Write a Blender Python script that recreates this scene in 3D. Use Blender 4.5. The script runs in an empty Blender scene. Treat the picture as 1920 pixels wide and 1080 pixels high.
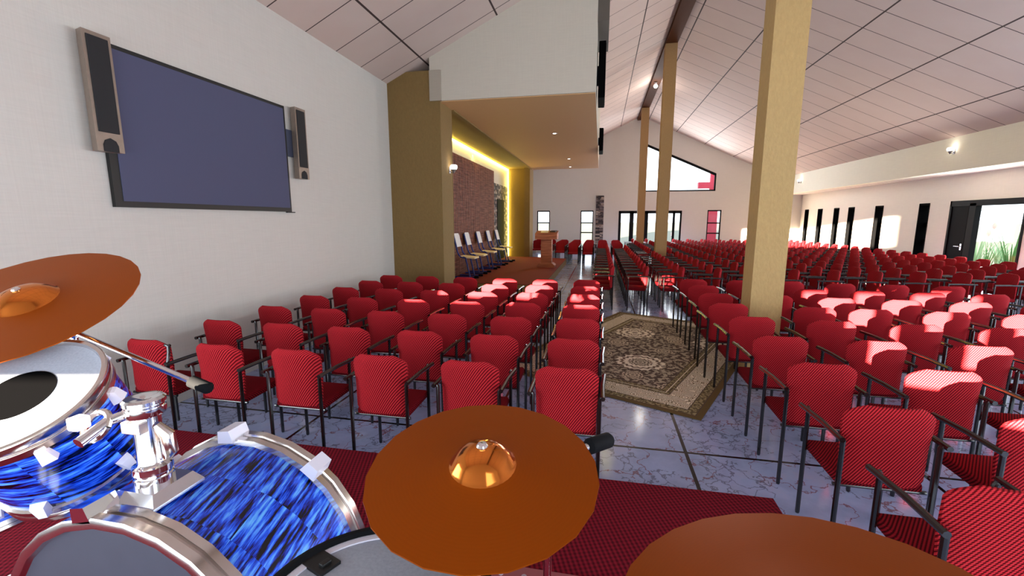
import bpy, bmesh, math, random
from mathutils import Vector, Matrix
random.seed(7)
SC = bpy.context.scene
COL = SC.collection
PI = math.pi
R = math.radians

# ------------------------------------------------------------------ camera numbers
F_PX, YAW, PITCH, EYE = 811.26, R(11.455), R(8.877), 1.75
cam_f = Vector((-math.sin(YAW)*math.cos(PITCH), math.cos(YAW)*math.cos(PITCH), -math.sin(PITCH)))
cam_r = Vector((math.cos(YAW), math.sin(YAW), 0))
cam_u = cam_r.cross(cam_f)

def in_view(p, margin=120):
    q = Vector(p) - Vector((0, 0, EYE))
    z = q.dot(cam_f)
    if z < .2: return False
    x = 960 + F_PX*q.dot(cam_r)/z; y = 540 - F_PX*q.dot(cam_u)/z
    return -margin < x < 1920 + margin and -margin < y < 1080 + margin

# ------------------------------------------------------------------ materials
def srgb(r, g, b):
    f = lambda c: ((c/255)/12.92 if c/255 <= .04045 else (((c/255)+.055)/1.055)**2.4)
    return (f(r), f(g), f(b), 1)

class NT:
    def __init__(s, name):
        s.m = bpy.data.materials.new(name); s.m.use_nodes = True
        s.n = s.m.node_tree.nodes; s.l = s.m.node_tree.links
        s.b = s.n['Principled BSDF']
    def new(s, t, **kw):
        n = s.n.new(t)
        for k, v in kw.items(): setattr(n, k, v)
        return n
    def link(s, a, b): s.l.new(a, b)
    def val(s, node, i, v):
        if hasattr(v, 'is_linked') or isinstance(v, bpy.types.NodeSocket): s.link(v, node.inputs[i])
        else: node.inputs[i].default_value = v
    def math(s, op, a, b=0.0, c=None):
        n = s.new('ShaderNodeMath', operation=op)
        s.val(n, 0, a); s.val(n, 1, b)
        if c is not None: s.val(n, 2, c)
        return n.outputs[0]
    def mix(s, fac, a, b):
        n = s.new('ShaderNodeMix', data_type='RGBA')
        s.val(n, 0, fac); s.val(n, 6, a); s.val(n, 7, b)
        return n.outputs[2]
    def ramp(s, fac, stops):
        n = s.new('ShaderNodeValToRGB')
        e = n.color_ramp.elements
        e[0].position, e[0].color = stops[0]
        e[1].position, e[1].color = stops[-1]
        for p, c in stops[1:-1]:
            k = e.new(p); k.color = c
        s.link(fac, n.inputs[0]); return n.outputs[0]
    def coord(s, which='Object'):
        return s.new('ShaderNodeTexCoord').outputs[which]
    def sep(s, v):
        n = s.new('ShaderNodeSeparateXYZ'); s.link(v, n.inputs[0]); return n.outputs
    def comb(s, x, y, z):
        n = s.new('ShaderNodeCombineXYZ')
        for i, v in enumerate((x, y, z)): s.val(n, i, v)
        return n.outputs[0]
    def noise(s, vec, scale, detail=3, rough=.5):
        n = s.new('ShaderNodeTexNoise'); s.link(vec, n.inputs['Vector'])
        n.inputs['Scale'].default_value = scale; n.inputs['Detail'].default_value = detail
        n.inputs['Roughness'].default_value = rough
        return n.outputs[0]
    def bump(s, h, strength=.3, dist=.01):
        n = s.new('ShaderNodeBump'); n.inputs['Strength'].default_value = strength
        n.inputs['Distance'].default_value = dist; s.link(h, n.inputs['Height'])
        s.link(n.outputs[0], s.b.inputs['Normal'])
    def set(s, col=None, rough=None, metal=None, spec=None, emit=None, estr=0):
        if col is not None: s.val(s.b, 'Base Color', col) if isinstance(col, bpy.types.NodeSocket) else s.b.inputs['Base Color'].__setattr__('default_value', col)
        if rough is not None: s.b.inputs['Roughness'].default_value = rough
        if metal is not None: s.b.inputs['Metallic'].default_value = metal
        if spec is not None: s.b.inputs['Specular IOR Level'].default_value = spec
        if emit is not None:
            s.b.inputs['Emission Color'].default_value = emit; s.b.inputs['Emission Strength'].default_value = estr
        return s.m

def plain(name, col, rough=.5, metal=0, spec=.5, emit=None, estr=0, var=0):
    t = NT(name)
    if var:
        n = t.noise(t.coord(), 18, 4)
        c = t.mix(n, tuple(x*(1-var) for x in col[:3]) + (1,), tuple(min(1, x*(1+var)) for x in col[:3]) + (1,))
        return t.set(c, rough, metal, spec, emit, estr)
    return t.set(col, rough, metal, spec, emit, estr)

def fract_line(t, v, origin, pitch, half):
    """1 within half of a line repeating every pitch"""
    a = t.math('SUBTRACT', v, origin); a = t.math('DIVIDE', a, pitch)
    a = t.math('FRACT', t.math('ADD', a, 100.5)); a = t.math('ABSOLUTE', t.math('SUBTRACT', a, .5))
    return t.math('LESS_THAN', a, half/pitch)

M = {}
# plaster with a fine woven wallpaper look
def wallpaper(name, c):
    t = NT(name); co = t.coord(); x, y, z = t.sep(co)
    n1 = t.noise(t.comb(t.math('MULTIPLY', t.math('ADD', x, y), 3.), t.math('MULTIPLY', t.math('SUBTRACT', x, y), 3.), t.math('MULTIPLY', z, 90.)), 1, 2)
    n2 = t.noise(t.comb(t.math('MULTIPLY', t.math('ADD', x, y), 90.), t.math('MULTIPLY', t.math('SUBTRACT', x, y), 90.), t.math('MULTIPLY', z, 3.)), 1, 2)
    w = t.math('MULTIPLY', t.math('ADD', n1, n2), .5)
    col = t.mix(w, tuple(v*.88 for v in c[:3]) + (1,), tuple(min(1, v*1.1) for v in c[:3]) + (1,))
    return t.set(col, .85, 0, .2)
M['wall'] = wallpaper('cream wallpaper', srgb(207, 202, 195))
M['fascia'] = wallpaper('brightened cream fascia paper', srgb(246, 240, 222))  # base colour raised to stand in for light missing on the fascia
M['sidewall'] = wallpaper('brightened cream side wallpaper', srgb(244, 238, 226))  # lighter copy of the wall paper, in place of light from the left
# ceiling panels in a dark grid
t = NT('ceiling panels'); x, y, z = t.sep(t.coord())
a = fract_line(t, x, .87, 1.3635, .014); b = fract_line(t, y, 4.895, .6935, .0085)
g = t.math('MAXIMUM', a, b)
n = t.noise(t.coord(), 2.2, 3)
cc = t.mix(n, srgb(204, 180, 169), srgb(211, 190, 180))
M['ceiling'] = t.set(t.mix(g, cc, srgb(70, 55, 52)), .75, 0, .25)
# stucco
def stucco(name, c):
    t = NT(name); co = t.coord(); x, y, z = t.sep(co)
    v = t.comb(t.math('MULTIPLY', x, 42.), t.math('MULTIPLY', y, 42.), t.math('MULTIPLY', z, 20.))
    n = t.noise(v, 1, 5, .6)
    t.bump(n, .5, .012)
    col = t.mix(n, tuple(q*.82 for q in c[:3]) + (1,), tuple(min(1, q*1.12) for q in c[:3]) + (1,))
    return t.set(col, .8, 0, .25)
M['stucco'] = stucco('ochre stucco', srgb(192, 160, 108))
M['stuccoshade'] = stucco('shaded ochre stucco', srgb(164, 128, 86))  # darker copy of the ochre stucco: shade of the far pillars put into colour
M['pier'] = stucco('olive stucco', srgb(134, 108, 66))
M['beam'] = plain('brown beam paint', srgb(74, 40, 20), .7, spec=.1, var=.15)
# marble floor tiles
t = NT('veined marble tiles'); co = t.coord(); x, y, z = t.sep(co)
g = t.math('MAXIMUM', fract_line(t, x, .69, 1.565, .013), fract_line(t, y, 3.27, 1.565, .013))
def vein(scale, width, seed):
    wv = t.new('ShaderNodeVectorMath', operation='ADD')
    nn = t.new('ShaderNodeTexNoise'); nn.inputs['Scale'].default_value = scale*1.3; nn.inputs['Detail'].default_value = 6
    t.link(co, nn.inputs['Vector'])
    sc = t.new('ShaderNodeVectorMath', operation='SCALE'); t.link(nn.outputs[1], sc.inputs[0]); sc.inputs['Scale'].default_value = 1.7/scale
    t.link(co, wv.inputs[0]); t.link(sc.outputs[0], wv.inputs[1])
    w2 = t.new('ShaderNodeVectorMath', operation='ADD'); t.link(wv.outputs[0], w2.inputs[0]); w2.inputs[1].default_value = (seed, seed*.7, 0)
    vo = t.new('ShaderNodeTexVoronoi', feature='DISTANCE_TO_EDGE'); vo.inputs['Scale'].default_value = scale
    t.link(w2.outputs[0], vo.inputs['Vector'])
    return t.math('LESS_THAN', vo.outputs['Distance'], width)
base = t.ramp(t.noise(co, 2.4, 6, .6), [(.3, srgb(132, 146, 182)), (.55, srgb(156, 168, 208)), (.75, srgb(174, 170, 196))])
patch = t.noise(co, 1.7, 2)
v1 = t.math('MULTIPLY', vein(2.6, .012, 3.1), t.math('GREATER_THAN', patch, .47))
v2 = t.math('MULTIPLY', vein(7.0, .035, 9.7), t.math('LESS_THAN', patch, .52))
base = t.mix(t.math('MULTIPLY', v2, .65), base, srgb(84, 82, 98)); base = t.mix(t.math('MULTIPLY', v1, .8), base, srgb(118, 70, 74))
M['floor'] = t.set(t.mix(g, base, srgb(14, 14, 18)), .13, 0, .5)
# red ribbed carpet of the risers
def carpet(name, c1, c2, ax=(1, .35)):
    t = NT(name); x, y, z = t.sep(t.coord())
    s = t.math('SINE', t.math('MULTIPLY', t.math('ADD', t.math('MULTIPLY', x, ax[0]), t.math('MULTIPLY', y, ax[1])), 260.))
    s2 = t.math('SINE', t.math('MULTIPLY', t.math('SUBTRACT', t.math('MULTIPLY', y, ax[0]), t.math('MULTIPLY', x, ax[1])), 260.))
    f = t.math('MULTIPLY_ADD', t.math('ADD', t.math('MULTIPLY', s, .7), t.math('MULTIPLY', s2, .3)), .5, .5)
    return t.set(t.mix(f, c1, c2), .95, 0, .1)
M['carpet'] = carpet('ribbed maroon carpet', srgb(58, 6, 16), srgb(126, 22, 38))
M['stagecarpet'] = carpet('brick red stage carpet', srgb(104, 40, 36), srgb(124, 50, 44))
# chair cloth
def cloth(name, dark, light):
    t = NT(name); x, y, z = t.sep(t.coord())
    u = t.math('ADD', t.math('ADD', t.math('MULTIPLY', x, .82), t.math('MULTIPLY', y, -.6)), t.math('MULTIPLY', z, -.57))
    s = t.math('SINE', t.math('MULTIPLY', u, 500.))
    w = t.math('SINE', t.math('MULTIPLY', t.math('ADD', t.math('ADD', z, t.math('MULTIPLY', y, .9)), t.math('MULTIPLY', x, .2)), 760.))
    f = t.math('SMOOTH_MIN', t.math('MAXIMUM', t.math('MULTIPLY_ADD', t.math('ADD', t.math('MULTIPLY', s, .8), t.math('MULTIPLY', w, .42)), .75, .5), 0.), 1., .1)
    n = t.noise(t.coord(), 9, 2)
    col = t.mix(f, dark, light)
    return t.set(col, .9, 0, .06)
M['cloth'] = cloth('red striped upholstery', srgb(72, 5, 12), srgb(196, 46, 54))
M['seatcloth'] = cloth('dark red seat upholstery', srgb(44, 3, 8), srgb(140, 24, 34))
M['tube'] = plain('black steel tube', srgb(20, 17, 17), .2, 0, .9)
M['black'] = plain('matte black', srgb(9, 9, 11), .5)
M['frameblack'] = plain('black aluminium frame', srgb(7, 7, 9), .6, 0, .15)
M['slotblack'] = plain('matte black slot lining', srgb(3, 3, 4), .8, 0, .05)
M['rubber'] = plain('dark grey rubber', srgb(20, 21, 24), .8, 0, .08)
# metals
M['chrome'] = plain('chrome', (.82, .82, .86, 1), .09, 1)
M['hoop'] = plain('brushed hoop steel', (.72, .68, .66, 1), .18, 1)
M['white'] = plain('white lug enamel', srgb(226, 224, 238), .3)
t = NT('drum skin'); n = t.noise(t.coord(), 160, 2)
t.bump(n, .15, .002)
M['skin'] = t.set(t.mix(n, srgb(142, 148, 162), srgb(172, 177, 190)), .5, 0, .3)
M['greyskin'] = plain('dark grey drum skin', srgb(60, 62, 76), .55, var=.1)
M['dot'] = plain('black dot', srgb(3, 3, 4), .95, 0, .02)
# cymbal
t = NT('orange lacquered cymbal'); x, y, z = t.sep(t.coord())
r = t.math('SQRT', t.math('ADD', t.math('MULTIPLY', x, x), t.math('MULTIPLY', y, y)))
s = t.math('SINE', t.math('MULTIPLY', r, 900.))
M['cymbal'] = t.set(t.mix(t.math('MULTIPLY_ADD', s, .5, .5), srgb(150, 70, 8), srgb(152, 71, 9)), .42, .6, .1)
M['bell'] = plain('polished copper bell', srgb(226, 132, 58), .12, 1)
# blue oyster drum wrap: streaks along the shell axis (local z), with lap seams
def oyster(name, axial):
    t = NT(name); co = t.coord(); x, y, z = t.sep(co)
    ang = t.math('ARCTAN2', y, x)
    if axial:
        a = t.math('ADD', t.math('MULTIPLY', ang, .42), t.math('MULTIPLY', z, .22)); l = t.math('ADD', z, t.math('MULTIPLY', ang, -.06))
    else:
        a = t.math('ADD', z, t.math('MULTIPLY', ang, .03)); l = t.math('MULTIPLY', ang, .2)
    si = t.math('FLOOR', t.math('MULTIPLY', a, 5.5)); sj = t.math('FLOOR', t.math('MULTIPLY', l, 6.))
    vec = t.comb(t.math('ADD', t.math('MULTIPLY', a, 74.), t.math('MULTIPLY', sj, 3.7)), t.math('ADD', t.math('MULTIPLY', l, 8.), t.math('MULTIPLY', si, 5.3)), t.math('MULTIPLY', t.math('ADD', si, sj), 1.7))
    n = t.noise(vec, 1., 4, .6)
    return t.set(t.ramp(n, [(.41, srgb(1, 2, 10)), (.455, srgb(10, 28, 140)), (.54, srgb(30, 88, 236)), (.68, srgb(104, 182, 255))]), .16, 0, .6)
M['oyster'] = oyster('blue oyster wrap', True); M['oysterring'] = oyster('blue oyster wrap around', False)
# woods
def wood(name, c1, c2, vert=False, scale=26.):
    t = NT(name); x, y, z = t.sep(t.coord())
    k = (1., 1., .06) if vert else (.06, .06, 1.)
    v = t.comb(t.math('MULTIPLY', x, k[0]*scale), t.math('MULTIPLY', y, k[1]*scale), t.math('MULTIPLY', z, k[2]*scale))
    n = t.noise(v, 1, 4, .6)
    return t.set(t.ramp(n, [(.3, c1), (.7, c2)]), .65, 0, .2)
M['lectern'] = wood('reddish lectern wood', srgb(128, 66, 44), srgb(196, 122, 88), False, 38.)
M['slat'] = wood('dark slat wood', srgb(96, 54, 42), srgb(156, 98, 78), False, 30.)
M['slatdark'] = plain('slat gap brown', srgb(40, 20, 18), .8)
M['ply'] = wood('pale plywood', srgb(226, 200, 160), srgb(246, 226, 190), False, 20.)
M['seatback'] = plain('off-white moulded back', srgb(214, 208, 208), .5)
M['bluepaint'] = plain('navy blue frame paint', srgb(22, 44, 124), .4)
M['soffitboard'] = None
t = NT('soffit boards'); x, y, z = t.sep(t.coord())
g = fract_line(t, x, 8.6, .16, .012)
M['soffitboard'] = t.set(t.mix(g, srgb(236, 222, 214), srgb(120, 100, 100)), .6)
M['canopysoffit'] = plain('warm canopy soffit paint', srgb(206, 160, 112), .7, var=.03)
M['canopy'] = wallpaper('canopy cream paper', srgb(204, 196, 182))
M['canopytrim'] = wallpaper('canopy grey cream paper', srgb(176, 166, 152))
M['greybrown'] = plain('grey brown trim', srgb(92, 84, 76), .7)
# stone
t = NT('stacked stone'); co = t.coord(); x, y, z = t.sep(co)
v = t.comb(t.math('MULTIPLY', t.math('ADD', x, y), 4.), 0., t.math('MULTIPLY', z, 11.))
vo = t.new('ShaderNodeTexVoronoi', distance='CHEBYCHEV'); vo.inputs['Scale'].default_value = 1.; vo.inputs['Randomness'].default_value = .8
t.link(v, vo.inputs['Vector'])
n = t.noise(co, 14, 4)
cr = t.ramp(t.sep(vo.outputs['Color'])[0], [(.1, srgb(78, 70, 72)), (.4, srgb(150, 124, 108)), (.65, srgb(112, 104, 108)), (.9, srgb(190, 172, 156))])
cr = t.mix(t.math('GREATER_THAN', vo.outputs['Distance'], .47), cr, srgb(46, 40, 42))
cr = t.mix(t.math('MULTIPLY', n, .5), cr, srgb(70, 62, 64))
M['stone'] = t.set(cr, .85)
# screen etc.
M['screen'] = plain('unlit grey-blue projection screen', srgb(82, 84, 110), .75, 0, .2)
M['speaker'] = plain('brushed bronze speaker body', srgb(148, 132, 120), .4, .5, var=.15)
M['grille'] = plain('charcoal speaker grille', srgb(20, 19, 24), .7)
M['bracket'] = plain('blue grey bracket', srgb(58, 64, 84), .5)
M['led'] = plain('yellow led strip', (1, .9, .3, 1), .5, emit=(1, .84, .14, 1), estr=19)
M['lampglow'] = plain('lit lamp glass', (1, 1, 1, 1), .4, emit=(1, .95, .86, 1), estr=6)
M['lampbody'] = plain('lamp grey metal', srgb(150, 142, 142), .35, .6)
M['doordark'] = plain('dark green door', srgb(12, 14, 6), .8, 0, .1)
M['leaf'] = plain('black door leaf', srgb(9, 9, 12), .7, 0, .12)
M['slitlight'] = plain('yellow daylight slit', srgb(224, 196, 132), .5)  # daylight in the slit beside the door leaf, put into the colour
M['steel'] = plain('satin steel', (.75, .75, .78, 1), .25, 1)
M['redpaint'] = plain('red painted steel', srgb(206, 60, 84), .5)
M['paper'] = plain('paper', srgb(238, 232, 206), .7)
M['notebook'] = plain('dark notebook cover', srgb(48, 36, 34), .6)
M['plate'] = plain('pinkish metal plate', srgb(150, 84, 88), .4, .4)
M['stud'] = plain('grey stud', srgb(172, 160, 172), .4, .4)
M['green'] = plain('garden leaf green', srgb(96, 150, 84), .6)
M['palegreen'] = plain('pale blade green', srgb(168, 196, 150), .6)
M['orange'] = plain('orange flower', srgb(214, 112, 70), .6)
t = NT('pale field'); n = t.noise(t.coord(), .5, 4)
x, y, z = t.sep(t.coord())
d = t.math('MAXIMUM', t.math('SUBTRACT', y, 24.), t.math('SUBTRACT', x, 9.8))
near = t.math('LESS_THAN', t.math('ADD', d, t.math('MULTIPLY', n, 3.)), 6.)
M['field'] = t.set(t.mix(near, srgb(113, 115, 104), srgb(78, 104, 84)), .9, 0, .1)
# glass pane: clear with a faint reflection
t = NT('window glass'); tr = t.new('ShaderNodeBsdfTransparent'); gl = t.new('ShaderNodeBsdfGlossy'); gl.inputs['Roughness'].default_value = .02
fr = t.new('ShaderNodeLayerWeight'); fr.inputs['Blend'].default_value = .12
mx = t.new('ShaderNodeMixShader'); t.link(t.math('MULTIPLY', fr.outputs['Facing'], .25), mx.inputs[0]); t.link(tr.outputs[0], mx.inputs[1]); t.link(gl.outputs[0], mx.inputs[2])
t.link(mx.outputs[0], t.n['Material Output'].inputs['Surface']); M['glass'] = t.m
# rug
t = NT('oriental rug'); x, y, z = t.sep(t.coord())        # local: x across (0..2.4), y along (0..3.9)
W_, L_ = 2.4, 3.92
ex = t.math('MINIMUM', x, t.math('SUBTRACT', W_, x)); ey = t.math('MINIMUM', y, t.math('SUBTRACT', L_, y))
e = t.math('MINIMUM', ex, ey)
co = t.coord()
def rosette(px, py, ox, oy, rad, petals):
    dx = t.math('SUBTRACT', t.math('MULTIPLY', t.math('FRACT', t.math('DIVIDE', t.math('ADD', x, ox + 20*px), px)), px), px/2)
    dy = t.math('SUBTRACT', t.math('MULTIPLY', t.math('FRACT', t.math('DIVIDE', t.math('ADD', y, oy + 20*py), py)), py), py/2)
    rr = t.math('SQRT', t.math('ADD', t.math('MULTIPLY', dx, dx), t.math('MULTIPLY', dy, dy)))
    an = t.math('ARCTAN2', dy, dx)
    edge = t.math('MULTIPLY_ADD', t.math('COSINE', t.math('MULTIPLY', an, petals)), rad*.12, rad)
    inside = t.math('LESS_THAN', rr, edge)
    ring = t.math('GREATER_THAN', t.math('SINE', t.math('ADD', t.math('MULTIPLY', rr, 2*PI/(rad*.34)), t.math('MULTIPLY', t.math('COSINE', t.math('MULTIPLY', an, petals*2.)), .9))), .35)
    return inside, ring
cream, taupe, brown, olive = srgb(236, 222, 200), srgb(200, 182, 156), srgb(92, 76, 67), srgb(120, 106, 74)
nf = t.noise(co, 16, 3, .6)
col = t.mix(t.math('GREATER_THAN', nf, .51), brown, srgb(178, 162, 140))
for args, c_in, c_ring in (((.62, .56, .02, .1, .12, 6.), taupe, brown), ((1.16, 2.68, -.42, .11, .29, 9.), cream, srgb(120, 100, 84)), ((1.16, 2.68, -1.0, -1.23, .29, 9.), cream, srgb(120, 100, 84)), ((1.16, 1.34, .16, .11, .15, 7.), taupe, srgb(96, 80, 68)), ((1.16, 1.34, -.42, -.56, .13, 6.), srgb(206, 190, 166), brown)):
    i, rg = rosette(*args)
    col = t.mix(i, col, t.mix(rg, c_in, c_ring))
vb = t.new('ShaderNodeTexVoronoi'); vb.inputs['Scale'].default_value = 11; t.link(co, vb.inputs['Vector'])
bordc = t.mix(t.math('GREATER_THAN', t.math('SINE', t.math('MULTIPLY', vb.outputs['Distance'], 46.)), .1), cream, srgb(128, 110, 84))
col = t.mix(t.math('LESS_THAN', e, .5), col, bordc)
def band(lo, hi, c):
    global col
    m = t.math('MULTIPLY', t.math('GREATER_THAN', e, lo), t.math('LESS_THAN', e, hi)); col = t.mix(m, col, c)
nb = t.math('GREATER_THAN', t.noise(co, 34, 1), .5)
band(.40, .5, t.mix(nb, srgb(150, 134, 98), srgb(96, 82, 60))); band(.395, .405, brown); band(.495, .505, brown); band(.44, .448, cream)
band(.06, .15, t.mix(nb, srgb(156, 140, 104), srgb(100, 86, 62))); band(.145, .155, brown); band(.055, .065, brown)
band(-1, .055, srgb(104, 84, 54))
M['rug'] = t.set(col, .95, 0, .1)

# ------------------------------------------------------------------ mesh helpers
def link(name, me, mats, parent=None):
    o = bpy.data.objects.new(name, me); COL.objects.link(o)
    for m in (mats if isinstance(mats, (list, tuple)) else [mats]): me.materials.append(m)
    if parent: o.parent = parent
    return o

def obj(name, bm, mat, parent=None, smooth=False, loc=None):
    me = bpy.data.meshes.new(name)
    bmesh.ops.recalc_face_normals(bm, faces=bm.faces)
    bm.to_mesh(me); bm.free()
    if smooth:
        for p in me.polygons: p.use_smooth = True
        try: me.set_sharp_from_angle(angle=R(38))
        except Exception: pass
    o = link(name, me, mat, parent)
    if loc: o.location = loc
    return o

def tag(o, label, cat, group=None, kind=None):
    if label: o['label'] = label
    if cat: o['category'] = cat
    if group: o['group'] = group
    if kind: o['kind'] = kind
    return o

def thing(name, label, cat, loc=(0, 0, 0), rot=(0, 0, 0), group=None):
    o = bpy.data.objects.new(name, None); COL.objects.link(o)
    o.empty_display_size = .1; o.location = loc; o.rotation_euler = rot
    return tag(o, label, cat, group)

def struct(name, bm, mat, parent=None, smooth=False):
    o = obj(name, bm, mat, parent, smooth)
    if not parent: o['kind'] = 'structure'
    return o

def box(bm, x0, x1, y0, y1, z0, z1, bev=0, mi=0):
    vs = [bm.verts.new((x, y, z)) for x in (x0, x1) for y in (y0, y1) for z in (z0, z1)]
    fs = [bm.faces.new([vs[i] for i in q]) for q in ((0, 1, 3, 2), (4, 6, 7, 5), (0, 4, 5, 1), (2, 3, 7, 6), (0, 2, 6, 4), (1, 5, 7, 3))]
    for f in fs: f.material_index = mi
    if bev:
        es = list({e for f in fs for e in f.edges})
        bmesh.ops.bevel(bm, geom=es, offset=bev, segments=2, affect='EDGES', profile=.5)
    return fs

def prism(bm, pts, axis, a, b, mi=0):
    """extrude polygon pts (2-tuples in the two other axes) from a to b along axis"""
    def P(u, v, w):
        return {0: (w, u, v), 1: (u, w, v), 2: (u, v, w)}[axis]
    A = [bm.verts.new(P(u, v, a)) for u, v in pts]; B = [bm.verts.new(P(u, v, b)) for u, v in pts]
    n = len(pts)
    fs = [bm.faces.new(A), bm.faces.new(B[::-1])]
    for i in range(n): fs.append(bm.faces.new((A[i], A[(i+1) % n], B[(i+1) % n], B[i])))
    for f in fs: f.material_index = mi

def tube(bm, pts, r, seg=10, mi=0, caps=True):
    pts = [Vector(p) for p in pts]; rings = []
    n = len(pts)
    prev = None
    for i, p in enumerate(pts):
        d = (pts[min(i+1, n-1)] - pts[max(i-1, 0)]).normalized()
        ref = Vector((0, 0, 1)) if abs(d.z) < .9 else Vector((1, 0, 0))
        if prev is not None: ref = prev
        a = (ref - d*ref.dot(d)).normalized(); b = d.cross(a); prev = a
        rr = r[i] if isinstance(r, (list, tuple)) else r
        rings.append([bm.verts.new(p + rr*(math.cos(2*PI*k/seg)*a + math.sin(2*PI*k/seg)*b)) for k in range(seg)])
    for i in range(n-1):
        for k in range(seg):
            f = bm.faces.new((rings[i][k], rings[i][(k+1) % seg], rings[i+1][(k+1) % seg], rings[i+1][k])); f.material_index = mi
    if caps:
        bm.faces.new(rings[0][::-1]).material_index = mi; bm.faces.new(rings[-1]).material_index = mi

def lathe(bm, prof, seg=48, mi=0, close=False, cap0=False, cap1=False):
    rings = [[bm.verts.new((r*math.cos(2*PI*k/seg), r*math.sin(2*PI*k/seg), z)) for k in range(seg)] for r, z in prof]
    m = len(prof)
    for i in range(m if close else m-1):
        A, B = rings[i], rings[(i+1) % m]
        for k in range(seg):
            bm.faces.new((A[k], A[(k+1) % seg], B[(k+1) % seg], B[k])).material_index = mi
    if cap0: bm.faces.new(rings[0][::-1]).material_index = mi
    if cap1: bm.faces.new(rings[-1]).material_index = mi

def BM(): return bmesh.new()
def bx(*a, **k):
    bm = BM(); box(bm, *a, **k); return bm

def copy_tree(o, parent=None):
    c = o.copy(); COL.objects.link(c)
    if parent: c.parent = parent
    for ch in list(o.children): copy_tree(ch, c)
    return c

ORD = ('first second third fourth fifth sixth seventh eighth ninth tenth eleventh twelfth thirteenth fourteenth fifteenth sixteenth '
       'seventeenth eighteenth nineteenth twentieth twenty-first twenty-second twenty-third twenty-fourth twenty-fifth').split()

# ------------------------------------------------------------------ the hall
XL, XR, XF = -3.96, 9.6, 8.6          # left wall, right wall, fascia
Y0, Y1 = -1.5, 23.9                   # rear wall, far wall
RX, SL = 1.845, .47                   # ridge
ZL = 4.25
ZR = ZL + SL*(RX - XL)
ZF = ZR - SL*(XF - RX)                # 3.80 at the fascia
SOF = 2.97
def roof(x): return ZL + SL*(x - XL) if x < RX else ZR - SL*(x - RX)

struct('floor', bx(XL-.3, XR+.35, Y0-.3, Y1+.3, -.2, 0), M['floor'])
bm = BM()
prism(bm, [(XL-.3, roof(XL-.3)), (RX, ZR), (XF+.1, roof(XF+.1)), (XF+.1, roof(XF+.1)+.2), (RX, ZR+.2), (XL-.3, roof(XL-.3)+.2)], 1, Y0-.3, Y1+.3)
struct('ceiling', bm, M['ceiling'])

def holed_wall(name, axis, t0, t1, u0, u1, top, holes, mat):
    """wall in the u-z plane, holes = (ua, ub, zlo, zhi) with zlo/zhi numbers or functions of u"""
    fn = lambda v: v if callable(v) else (lambda u: v)
    cuts = sorted({u0, u1, *[h[0] for h in holes], *[h[1] for h in holes], *([RX, XF, XF+.001] if axis == 1 else [])})
    cuts = [c for c in cuts if u0 <= c <= u1]
    bm = BM()
    for a, b in zip(cuts, cuts[1:]):
        mid = (a+b)/2
        hs = sorted([h for h in holes if h[0] <= mid <= h[1]], key=lambda h: fn(h[2])(mid))
        z = fn(0.)
        segs = []
        for h in hs:
            segs.append((z, fn(h[2]))); z = fn(h[3])
        segs.append((z, fn(top)))
        for lo, hi in segs:
            if hi(mid) - lo(mid) < .001: continue
            prism(bm, [(a, lo(a)), (b, lo(b)), (b, hi(b)), (a, hi(a))], axis, t0, t1)
    return struct(name, bm, mat)

WTOP = 2.275
GX0, GX1, GZ0 = 1.96, 5.62, 3.22
gz = lambda x: 4.08 + .45*(GX1 - x)
ftop = lambda x: roof(x) if x <= XF else SOF + .02
wall_top = lambda x: (roof(x) if x < XF + .0005 else SOF) + .05
far_holes = [(-3.43, -2.73, .1, WTOP), (-1.07, -.39, .1, WTOP), (.92, 4.09, .02, 2.25), (5.32, 5.98, .1, WTOP), (GX0, GX1, GZ0, gz)]
holed_wall('wall_far', 1, Y1, Y1+.3, XL-.3, XR+.35, wall_top, far_holes, M['wall'])
RW = [(23.07, 23.45), (21.76, 22.17), (20.38, 20.78), (19.27, 19.68), (17.51, 17.95), (15.33, 15.75)]
holed_wall('wall_right', 0, XR, XR+.35, Y0, Y1, SOF+.05, [(a, b, .25, 2.25) for a, b in RW] + [(12.25, 14.53, .02, 2.28), (1.5, 8.5, .4, 2.28)], M['sidewall'])
holed_wall('wall_left', 0, XL-.3, XL, Y0, Y1, ZL+.02, [(-1.1, 1.5, .7, 2.5)], M['wall'])
rear_holes = [(-3.7, -1.12, 1.36, 1.53), (.72, 1.2, 1.12, 1.50), (1.34, 1.86, 1.12, 1.5), (1.98, 2.75, 1.12, 1.5), (.9, 5.2, 2.45, 3.45)]  # unseen openings, added and shaped to place the sun patches
holed_wall('wall_rear', 1, Y0-.3, Y0, XL-.3, XR+.35, wall_top, rear_holes, M['wall'])
bm = BM(); prism(bm, [(XF, ZF+.05), (XF+.18, ZF+.05), (XF+.18, SOF), (XF, SOF)], 1, Y0, Y1)
struct('beam_right', bm, M['fascia'])
struct('ceiling_right_soffit', bx(XF+.17, XR+.1, Y0, Y1, SOF+.012, SOF+.1), M['soffitboard'])
# ridge beam
bm = BM(); prism(bm, [(1.68, 6.78), (2.01, 6.78), (2.01, roof(2.01)+.02), (RX, ZR+.02), (1.68, roof(1.68)+.02)], 1, Y0, Y1)
struct('beam_ridge', bm, M['beam'])
# the three posts under the ridge beam
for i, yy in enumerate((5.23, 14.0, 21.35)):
    o = obj('column', bx(1.68, 2.01, yy, yy+.32, 0, 6.78), M['stucco'] if i == 0 else M['stuccoshade'])
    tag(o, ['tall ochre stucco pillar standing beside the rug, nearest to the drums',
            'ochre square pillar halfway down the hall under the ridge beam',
            'farthest ochre pillar, standing close to the glazed doors in the end wall'][i], 'pillar', 'pillars under the ridge beam')

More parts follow.
